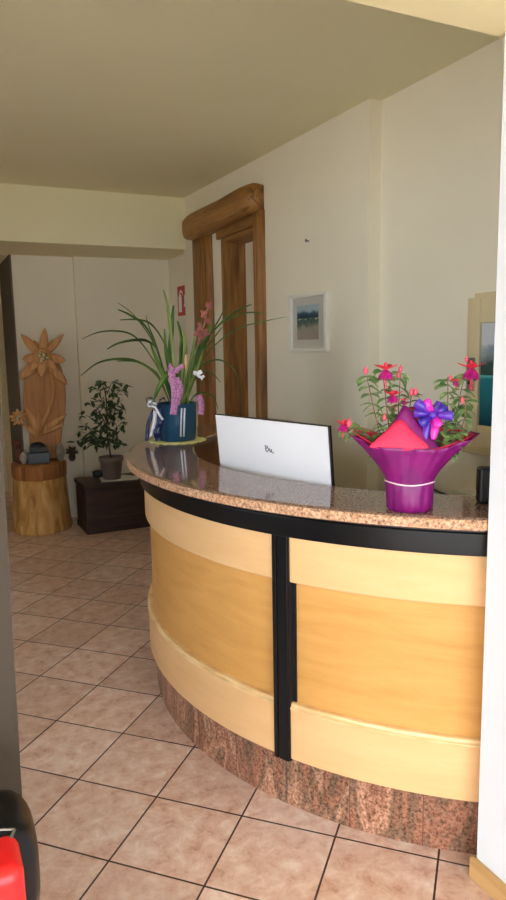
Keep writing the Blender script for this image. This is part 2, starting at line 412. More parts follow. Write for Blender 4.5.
# ------------------------------------------------------------------ log door frame
def log(mb, a, b, ry, rx, n=22, seg=14, seed=1, flat=.0, round_end=True, axis='Z', zc=None):
    """an irregular round-edged log between a and b; half sizes ry (along the wall) and rx (out of the wall)"""
    q = random.Random(seed); a = Vector(a); b = Vector(b); vs = []
    for j in range(seg+1):
        t = j/seg; p = a.lerp(b, t)
        e = 1
        if round_end:
            k = min(t, 1-t)*seg
            e = .90 if k < .5 else (.98 if k < 1.5 else 1)
        for i in range(n):
            th = 2*PI*i/n
            c, s_ = math.cos(th), math.sin(th)
            sq = (abs(c)**3.2+abs(s_)**3.2)**(-1/3.2)
            wob = 1+.05*noise.noise(Vector((c*1.2+seed, s_*1.2, t*3)))
            A = c*sq*rx*e*wob; B = s_*sq*ry*e*wob
            vs.append((p.x+A, p.y, p.z+B) if axis == 'Y' else (p.x+A, p.y+B, p.z))
    fs = [(j*n+i, j*n+(i+1)%n, (j+1)*n+(i+1)%n, (j+1)*n+i) for j in range(seg) for i in range(n)]
    fs += [tuple(range(n)), tuple(range(seg*n, seg*n+n))]
    return mb.add(vs, fs)
fr = thing('door_frame', 'brown log door frame with round lintel on the right wall', 'door frame', (wx(5), 5.0, 0))
log(MB(), (2.165,4.385,2.625), (2.125,5.575,2.597), .100, .085, axis='Y', seed=3).build('lintel', M['lintel'], fr, smooth=True)
log(MB(), (wx(5.43)-.012,5.430,0), (wx(5.43)-.012,5.430,2.545), .172, .045, seed=5, round_end=False).build('post', M['post'], fr, smooth=True)
log(MB(), (wx(4.42)-.012,4.424,0), (wx(4.42)-.012,4.424,2.545), .050, .045, seed=9, round_end=False).build('post', M['post'], fr, smooth=True)
MB().box(2.185, 2.388, 5.062, 5.094, 0, 2.45).build('jamb_lining', M['post'], fr, bevel=.006)
MB().box(2.20, 2.388, 4.464, 4.49, 0, 2.45).build('jamb_lining', M['post'], fr, bevel=.006)
MB().box(2.19, 2.388, 4.464, 5.094, 2.42, 2.453).build('head_lining', M['lintel'], fr, bevel=.005)
b = MB(); b.box(2.165, 2.20, 4.46, 5.14, 2.45, 2.54); b.build('head_board', M['lintel'], fr, bevel=.006)

# ------------------------------------------------------------------ reception counter
CX, CY = 2.379, 2.673
YE = 1.412
A0 = 98.5
def sweep(prof, a0=A0, a1=None, n=110, mb=None, mi=0, ye=YE):
    mb = mb or MB(); m = len(prof); vs = []
    for j in range(n+1):
        for (r, z) in prof:
            e = a1 if a1 is not None else 180+math.degrees(math.asin(min(1,(CY-ye)/r)))
            a = R(a0+(e-a0)*j/n)
            vs.append((CX+r*math.cos(a), CY+r*math.sin(a), z))
    fs = [(j*m+i, j*m+(i+1)%m, (j+1)*m+(i+1)%m, (j+1)*m+i) for j in range(n) for i in range(m)]
    fs += [tuple(range(m)), tuple(range(n*m, n*m+m))]
    return mb.add(vs, fs, mi)
rect = lambda r0, r1, z0, z1: [(r0,z0),(r1,z0),(r1,z1),(r0,z1)]
ct = thing('reception_counter', 'curved honey-yellow reception counter with black bands and granite plinth', 'counter', (CX-1.5, CY, 0))
ct.location = (CX, CY, 0)
sweep(rect(1.40,1.505,0,.203)).build('plinth', M['plinth'], ct, bevel=.002)
jm = mat('joint_grey', (92,74,64), .8)
for k in range(9):
    a = 208.0+(k-5)*9.2
    if 110 < a < 232: sweep(rect(1.5045,1.5054,0.001,.202), a-.05, a+.05, 1).build('plinth_joint', jm, ct)
sweep([(1.36,.203),(1.535,.203),(1.535,.385),(1.36,.385)]).build('lower_band', M['band'], ct, bevel=.002)
sweep([(1.50,.385),(1.535,.385),(1.539,.388),(1.539,.393),(1.533,.396),(1.531,.399),(1.531,.405),(1.526,.408),(1.50,.408)]).build('ledge', M['ledge'], ct, bevel=.0015)
sweep([(1.36,.385),(1.512,.385),(1.512,.84),(1.36,.84)]).build('front_panel', M['panel'], ct)
sweep([(1.36,.836),(1.530,.836),(1.533,.839),(1.533,.998),(1.36,.998)]).build('upper_band', M['band'], ct, bevel=.002)
sweep([(1.36,.995),(1.548,.995),(1.55,.998),(1.55,1.062),(1.545,1.066),(1.545,1.084),(1.36,1.084)]).build('fascia', M['black'], ct, bevel=.0015)
sweep([(1.34,0),(1.362,0),(1.362,1.083),(1.34,1.083)]).build('inner_panel', M['tray'], ct)
sp = MB()
sweep(rect(1.45,1.539,.195,.996), 207.0, 209.45, 6, sp); sweep(rect(1.45,1.518,.407,.8355), 209.45, 209.95, 3, sp)
sp.build('divider_backing', M['black_matte'], ct)
sweep(rect(1.45,1.546,.195,.997), 207.1, 207.7, 4).build('divider_strip', M['black'], ct, bevel=.002)
sweep(rect(1.45,1.546,.195,.997), 207.85, 209.35, 6).build('divider_strip', M['black'], ct, bevel=.003)
# countertop: a continuous slab
tp = thing('countertop', 'polished brown granite countertop on the curved reception counter', 'countertop', (CX, CY, 1.083))
sweep([(1.285,1.084),(1.60,1.084),(1.606,1.088),(1.607,1.112),(1.603,1.119),(1.592,1.1225),(1.295,1.1225),(1.287,1.119),(1.285,1.112)], ye=1.4145).build('slab', M['granite'], tp)
sweep([(1.50,1.0842),(1.6085,1.0885),(1.6095,1.111),(1.606,1.1165),(1.50,1.1165)]).build('sawn_edge', M['granite_edge'], tp)
ZT = 1.1226
# inner desk
dk = thing('desk', 'low pale desk inside the curve of the reception counter', 'desk', (CX, CY, 0))
sweep(rect(.74,1.338,.715,.745), 118, 236, 50).build('desk_top', M['desk'], dk, bevel=.003)
for a in (122, 178, 232):
    sweep(rect(.80,1.30,.001,.714), a-.8, a+.8, 1).build('support_panel', M['desk'], dk)

# ------------------------------------------------------------------ monitor
B1 = Vector((1.109,2.636,1.12)); B2 = Vector((1.265,2.002,1.12))
dd = (B2-B1).normalized(); nv = Vector((dd.y,-dd.x,0)); nv = -nv if nv.x > 0 else nv
Bc = (B1+B2)/2 - nv*.028 - dd*.035
tilt = R(5)
up = (Vector((0,0,1))*math.cos(tilt)+nv*math.sin(tilt)); no = (nv*math.cos(tilt)-Vector((0,0,1))*math.sin(tilt))
MW, MH0, MH1 = .664, -.165, .214     # below / above the worktop line
mon = thing('monitor', 'white-backed desktop monitor with thin black edge behind the counter', 'monitor', (Bc.x, Bc.y, .745))
def mm(c_u, c_d, c_n):
    m = Matrix.Identity(4)
    for i, ax in enumerate((dd, no, up)):
        for k in range(3): m[k][i] = ax[k]
    m.translation = Bc+dd*c_d+up*c_u+no*c_n
    return m
hc = (MH0+MH1)/2; hh = MH1-MH0
MB().obox(mm(hc,0,-.007), MW, .012, hh).build('bezel', M['bezel'], mon, bevel=.002)
MB().obox(mm(hc-.0015,-.0025,.0012), MW-.005, .0045, hh-.004).build('back_shell', M['white_pl'], mon, bevel=.0015)
MB().obox(mm(hc,0,-.0135), MW-.02, .001, hh-.02).build('screen', mat('dark_screen', (12,12,14), .1), mon)
st = MB(); st.obox(mm(hc-.13,0,-.03), .14, .03, .2); st.build('stand_neck', M['white_pl'], mon, bevel=.004)
bs = MB(); bm_ = Matrix.Translation((Bc.x-nv.x*.05, Bc.y-nv.y*.05, .7515)) @ Matrix.Rotation(math.atan2(dd.y,dd.x), 4, 'Z')
bs.obox(bm_, .24, .18, .012); bs.build('stand_base', M['white_pl'], mon, bevel=.004)
nk = MB(); nk.obox(Matrix.Translation((Bc.x-nv.x*.045, Bc.y-nv.y*.045, .83)) @ Matrix.Rotation(math.atan2(dd.y,dd.x), 4, 'Z'), .07, .016, .15); nk.build('stand_foot', M['white_pl'], mon, bevel=.003)
lg = MB()
def glyph(strokes, cu, cd, s):
    for stx in strokes:
        pts = [Bc+dd*(cd+x*s*1.45)+up*(cu+y*s)+no*.0038 for x, y in stx]
        lg.tube(pts, .0017, 5)
glyph([[(-1.0,1.0),(-.7,1.06),(-.3,.9)], [(-.85,.85),(-.8,.2),(-.72,-.3)], [(-.72,.45),(-.4,.7),(-.05,.5),(-.2,.1),(-.55,-.05),(-.3,-.35)],
       [(0,.6),(.05,.1),(.25,-.2),(.42,.15),(.5,.45)], [(.5,.45),(.5,-.1),(.62,-.3),(1.0,-.25)]], .090, .004, .018)
lg.build('logo', M['logo'], mon)

# ------------------------------------------------------------------ things behind the counter
tr = thing('letter_tray', 'brown wooden tray with shelves and white paper behind blue pot', 'tray', (1.47, 3.33, .745))
am = Matrix.Translation((1.58,3.22,0)) @ Matrix.Rotation(R(-40), 4, 'Z')
def tb(cz, h, name, m, w=.38, d=.24, dx=0, **kw):
    MB().obox(am @ Matrix.Translation((dx,0,cz)), w, d, h).build(name, m, tr, bevel=.003)
tb(1.060, .025, 'shelf', M['tray']); tb(.96, .018, 'shelf', M['tray']); tb(.757, .022, 'shelf', M['tray'])
for sx in (-.183, .183): tb(.907, .32, 'side_panel', M['tray'], .014, .24, sx)
tb(1.082, .014, 'paper', M['paper'], .32, .16)
spk = thing('speaker', 'small black upright speaker at the right end of the countertop', 'speaker', (1.545,1.555,ZT))
am2 = Matrix.Translation((1.548,1.552,0)) @ Matrix.Rotation(R(-33), 4, 'Z')
MB().obox(am2 @ Matrix.Translation((0,0,ZT+.056)), .075, .055, .112).build('cabinet', M['black_matte'], spk, bevel=.01, seg=3)
MB().obox(am2 @ Matrix.Translation((0,-.0285,ZT+.056)), .058, .003, .09).build('grille', mat('dark_mesh', (34,34,38), .8), spk, bevel=.001)
dc = MB(); dc.box(2.25, 2.345, 1.7, 2.50, .86, .915); tag(dc.build('cable_duct', M['duct'], bevel=.004), 'white plastic cable duct low on wall behind the purple plant', 'cable duct')
cb = MB(); cb.tube([(2.338,3.1,.90),(2.334,2.95,.885),(2.33,2.8,.878),(2.32,2.66,.865),(2.30,2.56,.868),(2.28,2.502,.875)], .006, 8)
tag(cb.build('cable', M['cable'], smooth=True), 'thin dark cable running along wall to the white duct', 'cable')

# ------------------------------------------------------------------ wall decoration
pf = thing('picture_frame', 'white-framed lake photograph with grey mount on the right wall', 'picture', (2.23, 3.81, 1.57))
def wallbox(mb, y0, y1, z0, z1, d0, d1, fn=wx):
    mb.prism([(fn(y0)-d1,y0),(fn(y0)-d0,y0),(fn(y1)-d0,y1),(fn(y1)-d1,y1)], z0, z1); return mb
fy0, fy1, fz0, fz1 = 3.575, 4.02, 1.575, 1.937
q = MB(); b_ = .028
wallbox(q, fy0, fy0+b_, fz0, fz1, .001, .030); wallbox(q, fy1-b_, fy1, fz0, fz1, .001, .030)
wallbox(q, fy0+b_, fy1-b_, fz0, fz0+b_*.8, .001, .030); wallbox(q, fy0+b_, fy1-b_, fz1-b_*.8, fz1, .001, .030)
q.build('frame', M['white_frame'], pf, bevel=.003)
wallbox(MB(), fy0+b_, fy1-b_, fz0+.022, fz1-.022, .001, .012).build('mount', M['mount'], pf)
pm = lake('lake_print', .215, .085, [(.2, (20,52,60)), (.6, (30,66,84)), (.85, (70,100,120)), (1.0, (160,180,190))],
          [(0, (170,178,164)), (.08, (60,88,80)), (.5, (104,116,104)), (.7, (150,146,134)), (1, (160,150,142))], .9)
wallbox(MB(), fy0+.108, fy1-.085, fz0+.076, fz1-.07, .012, .0135).build('print', pm, pf)
nl = MB(); nl.tube([(wx(3.81),3.81,2.256),(wx(3.81)-.02,3.81,2.259)], .004, 8); nl.blob((wx(3.81)-.021,3.81,2.259), .011, 10, 6, (.5,1,1))
tag(nl.build('nail', M['steel'], smooth=True), 'single bare nail in the wall above the white picture frame', 'nail')

fs_ = thing('fire_sign', 'red fire extinguisher sign on the wall left of the log frame', 'sign', (2.26, 6.18, 1.92))
MB().box(2.252, 2.2595, 6.055, 6.32, 1.915, 2.19).build('panel', M['fire_red'], fs_, bevel=.002)
pg = MB()
def flat(poly):  # polygon on the sign, (y,z) pairs
    n = len(poly); vs = [(2.2518,y,z) for y, z in poly]+[(2.2512,y,z) for y, z in poly]
    pg.add(vs, [tuple(range(n)), tuple(range(2*n-1,n-1,-1))]+[(i,(i+1)%n,n+(i+1)%n,n+i) for i in range(n)])
flat([(6.29,1.95),(6.29,2.08),(6.275,2.105),(6.26,2.115),(6.26,2.135),(6.235,2.135),(6.235,2.115),(6.22,2.105),(6.205,2.08),(6.205,1.95)])
flat([(6.25,2.135),(6.25,2.155),(6.19,2.145),(6.165,2.10),(6.175,2.097),(6.20,2.128)])
flat([(6.15,2.0),(6.13,2.03),(6.135,2.07),(6.12,2.11),(6.10,2.07),(6.085,2.085),(6.08,2.04),(6.09,2.01),(6.12,1.99)])
pg.build('pictogram', M['petal_white'], fs_)
tag(MB().box(2.253, 2.2595, 6.07, 6.32, 1.79, 1.895).build('notice_plate', M['paper'], bevel=.002), 'small white plate on wall under the red fire sign', 'plate')

cab = thing('framed_print', 'turquoise lake print in cream wooden frame with steel plate, partly behind pillar', 'picture', (2.33, 2.2, 1.09))
wy = lambda y: 2.329+.024*(3.2-y)
c0, c1, d0_, d1_ = 1.72, 2.478, 1.105, 1.815
q = MB()
wallbox(q, c0, c0+.10, d0_+.03, d1_, .012, .05, wy); wallbox(q, c1-.078, c1, d0_+.03, d1_, .012, .05, wy)
wallbox(q, c0+.10, c1-.078, d0_+.03, d0_+.13, .012, .05, wy); wallbox(q, c0+.10, c1-.078, d1_-.115, d1_, .012, .05, wy)
q.build('frame', M['cream_wood'], cab, bevel=.004)
q = MB(); wallbox(q, c0-.03, c1-.02, d1_-.02, d1_+.022, .0, .03, wy); q.build('top_ledge', M['cream_wood'], cab, bevel=.004)
q = MB(); wallbox(q, c0-.02, c1+.006, d0_-.004, d0_+.034, .0, .06, wy); q.build('bottom_ledge', M['cream_wood'], cab, bevel=.004)
lk = lake('turquoise_lake_print', .375, .30, [(.15, (14,40,44)), (.45, (40,72,60)), (.62, (60,84,84)), (.85, (150,164,176)), (1.0, (206,214,222))],
          [(0, (96,190,196)), (.05, (22,124,138)), (.35, (20,112,128)), (.75, (10,78,96)), (.93, (18,62,76)), (1, (60,70,80))], .1)
wallbox(MB(), c0+.10, c1-.078, d0_+.13, d1_-.115, .02, .036, wy).build('print', lk, cab)
q = MB(); wallbox(q, c1-.058, c1-.010, 1.392, 1.545, .05, .054, wy); pl_ = q.build('steel_plate', M['steel'], cab, bevel=.001)
q = MB(); q.tube([(wy(2.44)-.054,2.448,1.50),(wy(2.44)-.066,2.448,1.50)], .011, 12); subpart(q, 'key_knob', M['steel'], pl_, cab)
q = MB(); q.tube([(wy(2.44)-.054,2.448,1.43),(wy(2.44)-.060,2.448,1.43)], .009, 12); subpart(q, 'keyhole_rose', M['dark_box'], pl_, cab)

# ------------------------------------------------------------------ stump, carving and small finds
SX, SY = .885, 6.36
def tr_r(a, z): return 1+.035*math.sin(3*a+1)+.02*math.sin(7*a+z*3)+.02*math.sin(2*a-z*4)
stp = thing('tree_stump', 'light wooden tree trunk pedestal under the carved edelweiss', 'stump', (SX, SY, 0))
MB().lathe([(.262,0),(.268,.02),(.255,.10),(.246,.25),(.238,.40),(.232,.485)], (SX,SY,0), 48, fr=tr_r).build('trunk', M['stump'], stp, smooth=True)
MB().lathe([(.234,.485),(.240,.492),(.240,.60),(.234,.612)], (SX,SY,0), 48, fr=tr_r).build('bark_band', M['stump_band'], stp, smooth=True)
# carving frame: u to the right, z up, v towards the viewer
cu = Vector((.988,-.153,0)); cv = Vector((-.153,-.988,0)); C0 = Vector((.992,6.44,0))
def cp(px, py, v=0):      # sheet coordinates of the carving: (column, row) in a 450 x 900 drawing
    return C0 + cu*((px-237-(py-262)*.06)*.00160) + Vector((0,0,1.552-(py-262)*.001577)) + cv*v
cvg = thing('wood_carving', 'tall carved wooden edelweiss panel standing on the tree stump', 'carving', tuple(C0+Vector((0,0,.612))))
def slab(poly, v0, v1, mb=None):
    mb = mb or MB(); n = len(poly)
    vs = [cp(x,y,v0) for x,y in poly]+[cp(x,y,v1) for x,y in poly]
    return mb.add(vs, [tuple(range(n)), tuple(range(2*n-1,n-1,-1))]+[(i,(i+1)%n,n+(i+1)%n,n+i) for i in range(n)])
back = [(150,330),(135,420),(132,520),(140,600),(165,680),(170,850),(330,850),(345,690),(362,600),(366,500),(360,400),(340,320),(300,250),(180,250)]
slab(back, -.055, .015).build('panel', M['carve_dark'], cvg, bevel=.012, seg=3)
def petal(mb, a, b, w, v=.03, th=.022, tipv=0):
    """a carved petal from a to b (drawing units), half-width w"""
    a = Vector(a); b = Vector(b); d = (b-a); ln = d.length; d /= ln; s_ = Vector((-d.y, d.x)); vs = []; n = 9
    prof = [.55,.8,.96,1,.96,.86,.7,.48,.08]
    for i in range(n):
        t = i/(n-1); c = a+d*ln*t; ww = w*prof[i]; vv = v+tipv*t
        for k, (o, hgt) in enumerate(((-1,0),(-.6,.75),(0,.45),(.6,.75),(1,0))):
            p = c+s_*o*ww; vs.append(cp(p.x,p.y,vv+th*hgt))
        vs.append(cp((c+s_*.9*ww).x,(c+s_*.9*ww).y,vv-th)); vs.append(cp((c-s_*.9*ww).x,(c-s_*.9*ww).y,vv-th))
    m = 7
    fs = [(i*m+k, i*m+(k+1)%m, (i+1)*m+(k+1)%m, (i+1)*m+k) for i in range(n-1) for k in range(m)]
    fs += [tuple(range(m)), tuple(range((n-1)*m, n*m))]
    return mb.add(vs, fs)
bigfl = MB(); bigfl.blob(cp(237,262,.035), .085, 20, 10, (1,.45,1)); fl = bigfl.build('large_flower', M['carve'], cvg, smooth=True)
c_ = (237,262)
for tip, w, v in (((250,96),24,.02),((352,130),21,.015),((122,130),24,.015),((362,282),30,.03),((130,268),30,.03),((372,420),30,.02),((118,382),34,.02),((230,372),30,.05),
                  ((190,165),22,.0),((300,165),22,.0),((310,330),26,.045),((165,335),26,.045)):
    d = Vector(tip)-Vector(c_); a = Vector(c_)+d.normalized()*22
    subpart(petal(MB(), a, tip, w, v, .02), 'petal', M['carve'], fl, cvg, smooth=True)
q = MB(); 
for k in range(9):
    a = k*2.4; r_ = 9*math.sqrt(k)
    q.blob(cp(237+r_*math.cos(a),258+r_*math.sin(a),.078), .017, 8, 5, (1,1,1))
subpart(q, 'flower_heart', M['heart'], fl, cvg, smooth=True)
smf = MB(); smf.blob(cp(106,597,.055), .034, 14, 8, (1,.5,1)); sf = smf.build('small_flower', M['carve'], cvg, smooth=True)
for k in range(10):
    a = 2*PI*k/10+.2; L_ = 50 if k % 2 else 42
    subpart(petal(MB(), (106+14*math.cos(a),597+14*math.sin(a)), (106+L_*math.cos(a),597+L_*math.sin(a)), 11, .05, .010), 'petal', M['carve'], sf, cvg, smooth=True)
q = MB()
for k in range(7):
    a = k*2.4; r_ = 6*math.sqrt(k); q.blob(cp(106+r_*math.cos(a),597+r_*math.sin(a),.078), .011, 8, 5)
subpart(q, 'flower_heart', M['heart'], sf, cvg, smooth=True)
q = MB(); q.tube([cp(285,345,.02),cp(295,420,.022),cp(294,490,.024),cp(275,560,.026),cp(245,620,.028),cp(222,690,.03)], [.016,.018,.019,.02,.021,.022], 10)
q.build('stem', M['carve'], cvg, smooth=True)
q = MB(); q.tube([cp(118,620,.04),cp(150,650,.03),cp(190,690,.03),cp(215,720,.03)], .014, 8); q.build('stem', M['carve'], cvg, smooth=True)
for a, b, w in (((222,690),(142,535),20),((222,690),(370,590),22),((225,700),(356,650),16),((210,700),(135,640),18),((225,690),(215,560),14)):
    petal(MB(), a, b, w, .022, .018).build('carved_leaf', M['carve'], cvg, smooth=True)
# finds on top of the stump, in front of the carving
def at_(px, py, v): return cp((px)*5.625, (py-310)*5.625, v)
zt = .613
def on(px, v): p = at_(px, 455, v); return Vector((p.x, p.y, zt))
rz = math.atan2(cu.y, cu.x)
bx = thing('box', 'small blue-grey box with black lid on front of the stump', 'box', tuple(on(38,.15)))
mt = Matrix.Translation(on(38.5,.15)) @ Matrix.Rotation(rz, 4, 'Z')
MB().obox(mt @ Matrix.Translation((0,0,.05)), .19, .07, .10).build('body', M['slate'], bx, bevel=.008)
q = MB(); q.obox(mt @ Matrix.Translation((.0,.02,.125)), .15, .10, .05); q.blob(on(38,.13)+Vector((0,0,.15)), .06, 14, 8, (1.1,.8,.7)); q.build('lid', M['dark_box'], bx, bevel=.006)
def rock(name, px, v, r_, sc, m, label, seed, cat='stone'):
    p = on(px, v); q = MB(); q.blob((p.x,p.y,p.z+r_*sc[2]*.96), r_, 14, 9, sc, .18, seed=seed)
    tag(q.build(name, m, smooth=True, loc=tuple(p)), label, cat)
rock('stone', 59.5, .12, .045, (.85,.7,1.9), M['stone_g'], 'upright pointed grey stone on the right side of the stump', 3)
rock('stone', 24, .13, .042, (.8,.8,1.3), M['stone_w'], 'pale rounded stone left of the blue-grey box on the stump', 4)
p = on(70.5, .16)
q = MB(); rq = random.Random(2)
for k in range(120):
    a = rq.uniform(0,2*PI); e = rq.uniform(-.3,1.2); d = Vector((math.cos(a)*math.cos(e), math.sin(a)*math.cos(e), math.sin(e)))
    q.tube([Vector((p.x,p.y,zt+.085))+d*.02, Vector((p.x,p.y,zt+.085))+d*rq.uniform(.04,.07)], [.006,.0015], 5)
q.blob((p.x,p.y,zt+.04), .04, 12, 8, (.8,.8,1))
tag(q.build('seed_head', M['fuzz'], loc=tuple((p.x,p.y,zt))), 'dark bristly dried seed head at the right edge of the stump', 'seed head')
p = on(20, .06)
q = MB(); q.tube([p+Vector((0,0,0)), p+Vector((-.01,0,.09)), p+Vector((-.005,0,.15))], [.03,.034,.02], 12); q.blob(p+Vector((-.012,-.01,.18)), .042, 12, 8, (1,.8,.9))
tag(q.build('figurine', M['rust'], smooth=True, loc=tuple(p)), 'small rust-red figurine under the little carved flower on the stump', 'figurine')

# ------------------------------------------------------------------ chest with ficus
ch = thing('chest', 'dark brown wooden chest on the floor beside the tree stump', 'chest', (1.55,6.13,0))
MB().box(1.205,1.90,5.925,6.345,.03,.405).build('body', M['chest'], ch, bevel=.004)
MB().box(1.192,1.913,5.912,6.355,.405,.442).build('lid', M['chest'], ch, bevel=.006)
q = MB(); q.box(1.198,1.907,5.918,6.35,0,.05); q.build('base_moulding', M['chest'], ch, bevel=.005)
for x0 in (1.21, 1.835): MB().box(x0, x0+.055, 5.918, 5.926, .05, .404).build('corner_post', M['chest'], ch, bevel=.002)
ZC = .4425
q = MB(); q.prism([(1.37,6.0),(1.69,5.97),(1.76,6.10),(1.62,6.26),(1.40,6.24)], ZC, ZC+.003)
tag(q.build('paper_sheet', M['paper']), 'white paper sheet under the ficus pot on the chest', 'paper')
q = MB(); q.lathe([(.03,0),(.045,.01),(.05,.05),(.042,.055),(.038,.02)], (1.40,6.29,ZC), 20)
tag(q.build('bowl', M['dark_box'], smooth=True, loc=(1.40,6.29,ZC)), 'small dark bowl behind the ficus pot on the chest', 'bowl')
FX, FY, FZ = 1.492, 6.12, ZC+.0035
fc = thing('ficus', 'small dark-leaved ficus in taupe pot on the dark chest', 'plant', (FX,FY,FZ))
MB().lathe([(.078,0),(.08,.004),(.100,.165),(.110,.168),(.113,.172),(.113,.200),(.110,.204),(.104,.202),(.101,.17),(.098,.15)], (FX,FY,FZ), 40, cap1=False).build('pot', M['grey_pot'], fc, smooth=True)
MB().lathe([(.10,.172),(.06,.18),(.001,.184)], (FX,FY,FZ), 24).build('soil', M['soil'], fc, smooth=True)
q = MB(); tw = []
def branch(pts, r0, r1): 
    n = len(pts); q.tube(pts, [r0+(r1-r0)*i/(n-1) for i in range(n)], 7)
base = Vector((FX,FY,FZ+.175))
fu = Vector((.97,-.24,0)); fv = Vector((-.24,-.97,0))
def fp(px, py, v=0): return Vector((FX,FY,0)) + fu*((px-113+(333-px)*(450-py)/4600)*.00875) + fv*v + Vector((0,0,.70+(450-py)*.0089))
branch([base, fp(110,438), fp(109,425,.01), fp(109,410,.0), fp(108,395), fp(107,382)], .008, .004)
rq = random.Random(11)
tips = [(103,378,0),(118,378,.05),(128,385,-.03),(97,385,.06),(92,398,-.05),(125,397,.08),(88,412,.05),(122,410,-.08),(80,428,.0),(100,405,.1),(115,400,-.1),(97,425,.1),(118,428,.08),(90,437,-.04),(122,440,.0),(104,440,.1),(78,437,.05),(112,388,.08),(105,395,-.1),(126,420,.04),(86,424,-.06),(109,415,.12)]
lf = MB()
for (px, py, v) in tips:
    s0 = fp(109, min(445, py+rq.uniform(14,30)), 0); e = fp(px, py, v); m_ = s0.lerp(e, .5)+Vector((0,0,.03))
    branch([s0, m_, e], .004, .0015)
    for k in range(13):
        t = rq.uniform(.25,1.08); b0 = s0.lerp(e, min(1,t))+Vector((rq.gauss(0,.02),rq.gauss(0,.02),rq.gauss(0,.016)))
        out = (e-s0); out.z *= .3
        d = Vector((out.x,out.y,0)).normalized()*.6+Vector((rq.uniform(-1,1),rq.uniform(-1,1),rq.uniform(-.9,.35)))
        lf.leaf(b0, d, Vector((rq.uniform(-.5,.5),rq.uniform(-.8,.2),1)), rq.uniform(.05,.08), rq.uniform(.012,.018), rq.uniform(.1,.4), 4)
q.build('branches', M['trunk'], fc, smooth=True)
lf.build('foliage', M['ficus'], fc)

# ------------------------------------------------------------------ blue pot with strap-leaved plant
BX, BY = 1.205, 3.455
dl = MB(); dl.lathe([(.001,.0045),(.12,.0045),(.15,.004),(.152,.002),(.15,.0),(.001,0)], (BX,BY,ZT+.0004), 72, False, False, fr=lambda a, z: 1+.035*math.sin(18*a))
tag(dl.build('doily', M['doily'], smooth=True, loc=(BX,BY,ZT)), 'yellow scalloped lace doily under the blue pot', 'doily')
ZB = ZT+.0062
bp = thing('potted_orchid', 'strap-leaved plant in ribboned blue pot on left end of countertop', 'plant', (BX,BY,ZB))
MB().lathe([(.092,0),(.098,.006),(.104,.10),(.107,.19),(.109,.196),(.104,.198),(.100,.19),(.098,.17)], (BX,BY,ZB), 44, cap1=False).build('pot', M['blue_pot'], bp, smooth=True)
MB().lathe([(.1,.172),(.05,.185),(.001,.19)], (BX,BY,ZB), 24).build('soil', M['soil'], bp, smooth=True)
bu = Vector((.944,-.33,0)); bv = Vector((-.33,-.944,0)); BO = Vector((BX,BY,0))
def pp(px, py, v=0): return BO + bu*((px-181+(333-px)*(442-py)/4600+(442-py)*.03)*.00531) + bv*v + Vector((0,0,1.13+(442-py)*.00512+v*.06))
def smooth_path(P, k=4):
    P = [P[0]]+list(P)+[P[-1]]; out = []
    for i in range(1, len(P)-2):
        for j in range(k):
            t = j/k; a, b, c, d = P[i-1], P[i], P[i+1], P[i+2]
            out.append(.5*((2*b)+(c-a)*t+(2*a-5*b+4*c-d)*t*t+(3*b-a-3*c+d)*t**3))
    out.append(P[-2]); return out
def strapleaf(mb, pix, v_tip, w=.011, mi=0, v0=None):
    n = len(pix); q0 = rnd.uniform(-.03,.03) if v0 is None else v0
    P = [pp(x, y, v_tip+(q0-v_tip)*(i/(n-1))) for i, (x, y) in enumerate(pix)]
    P.reverse(); P = smooth_path(P, 4); m = len(P)
    wid = [max(.0012, w*(.62+.38*min(1,i/m*3))*(1-(max(0,i/m-.45)/.55)**1.6*.92)) for i in range(m)]
    side = (bu*.75+bv*rnd.uniform(-.7,.7)).normalized()
    if abs(pix[0][0]-pix[-1][0]) > 30: side = (bv*.8+Vector((0,0,.5))).normalized()
    mb.strip(P, wid, side, .3, .0014, mi)
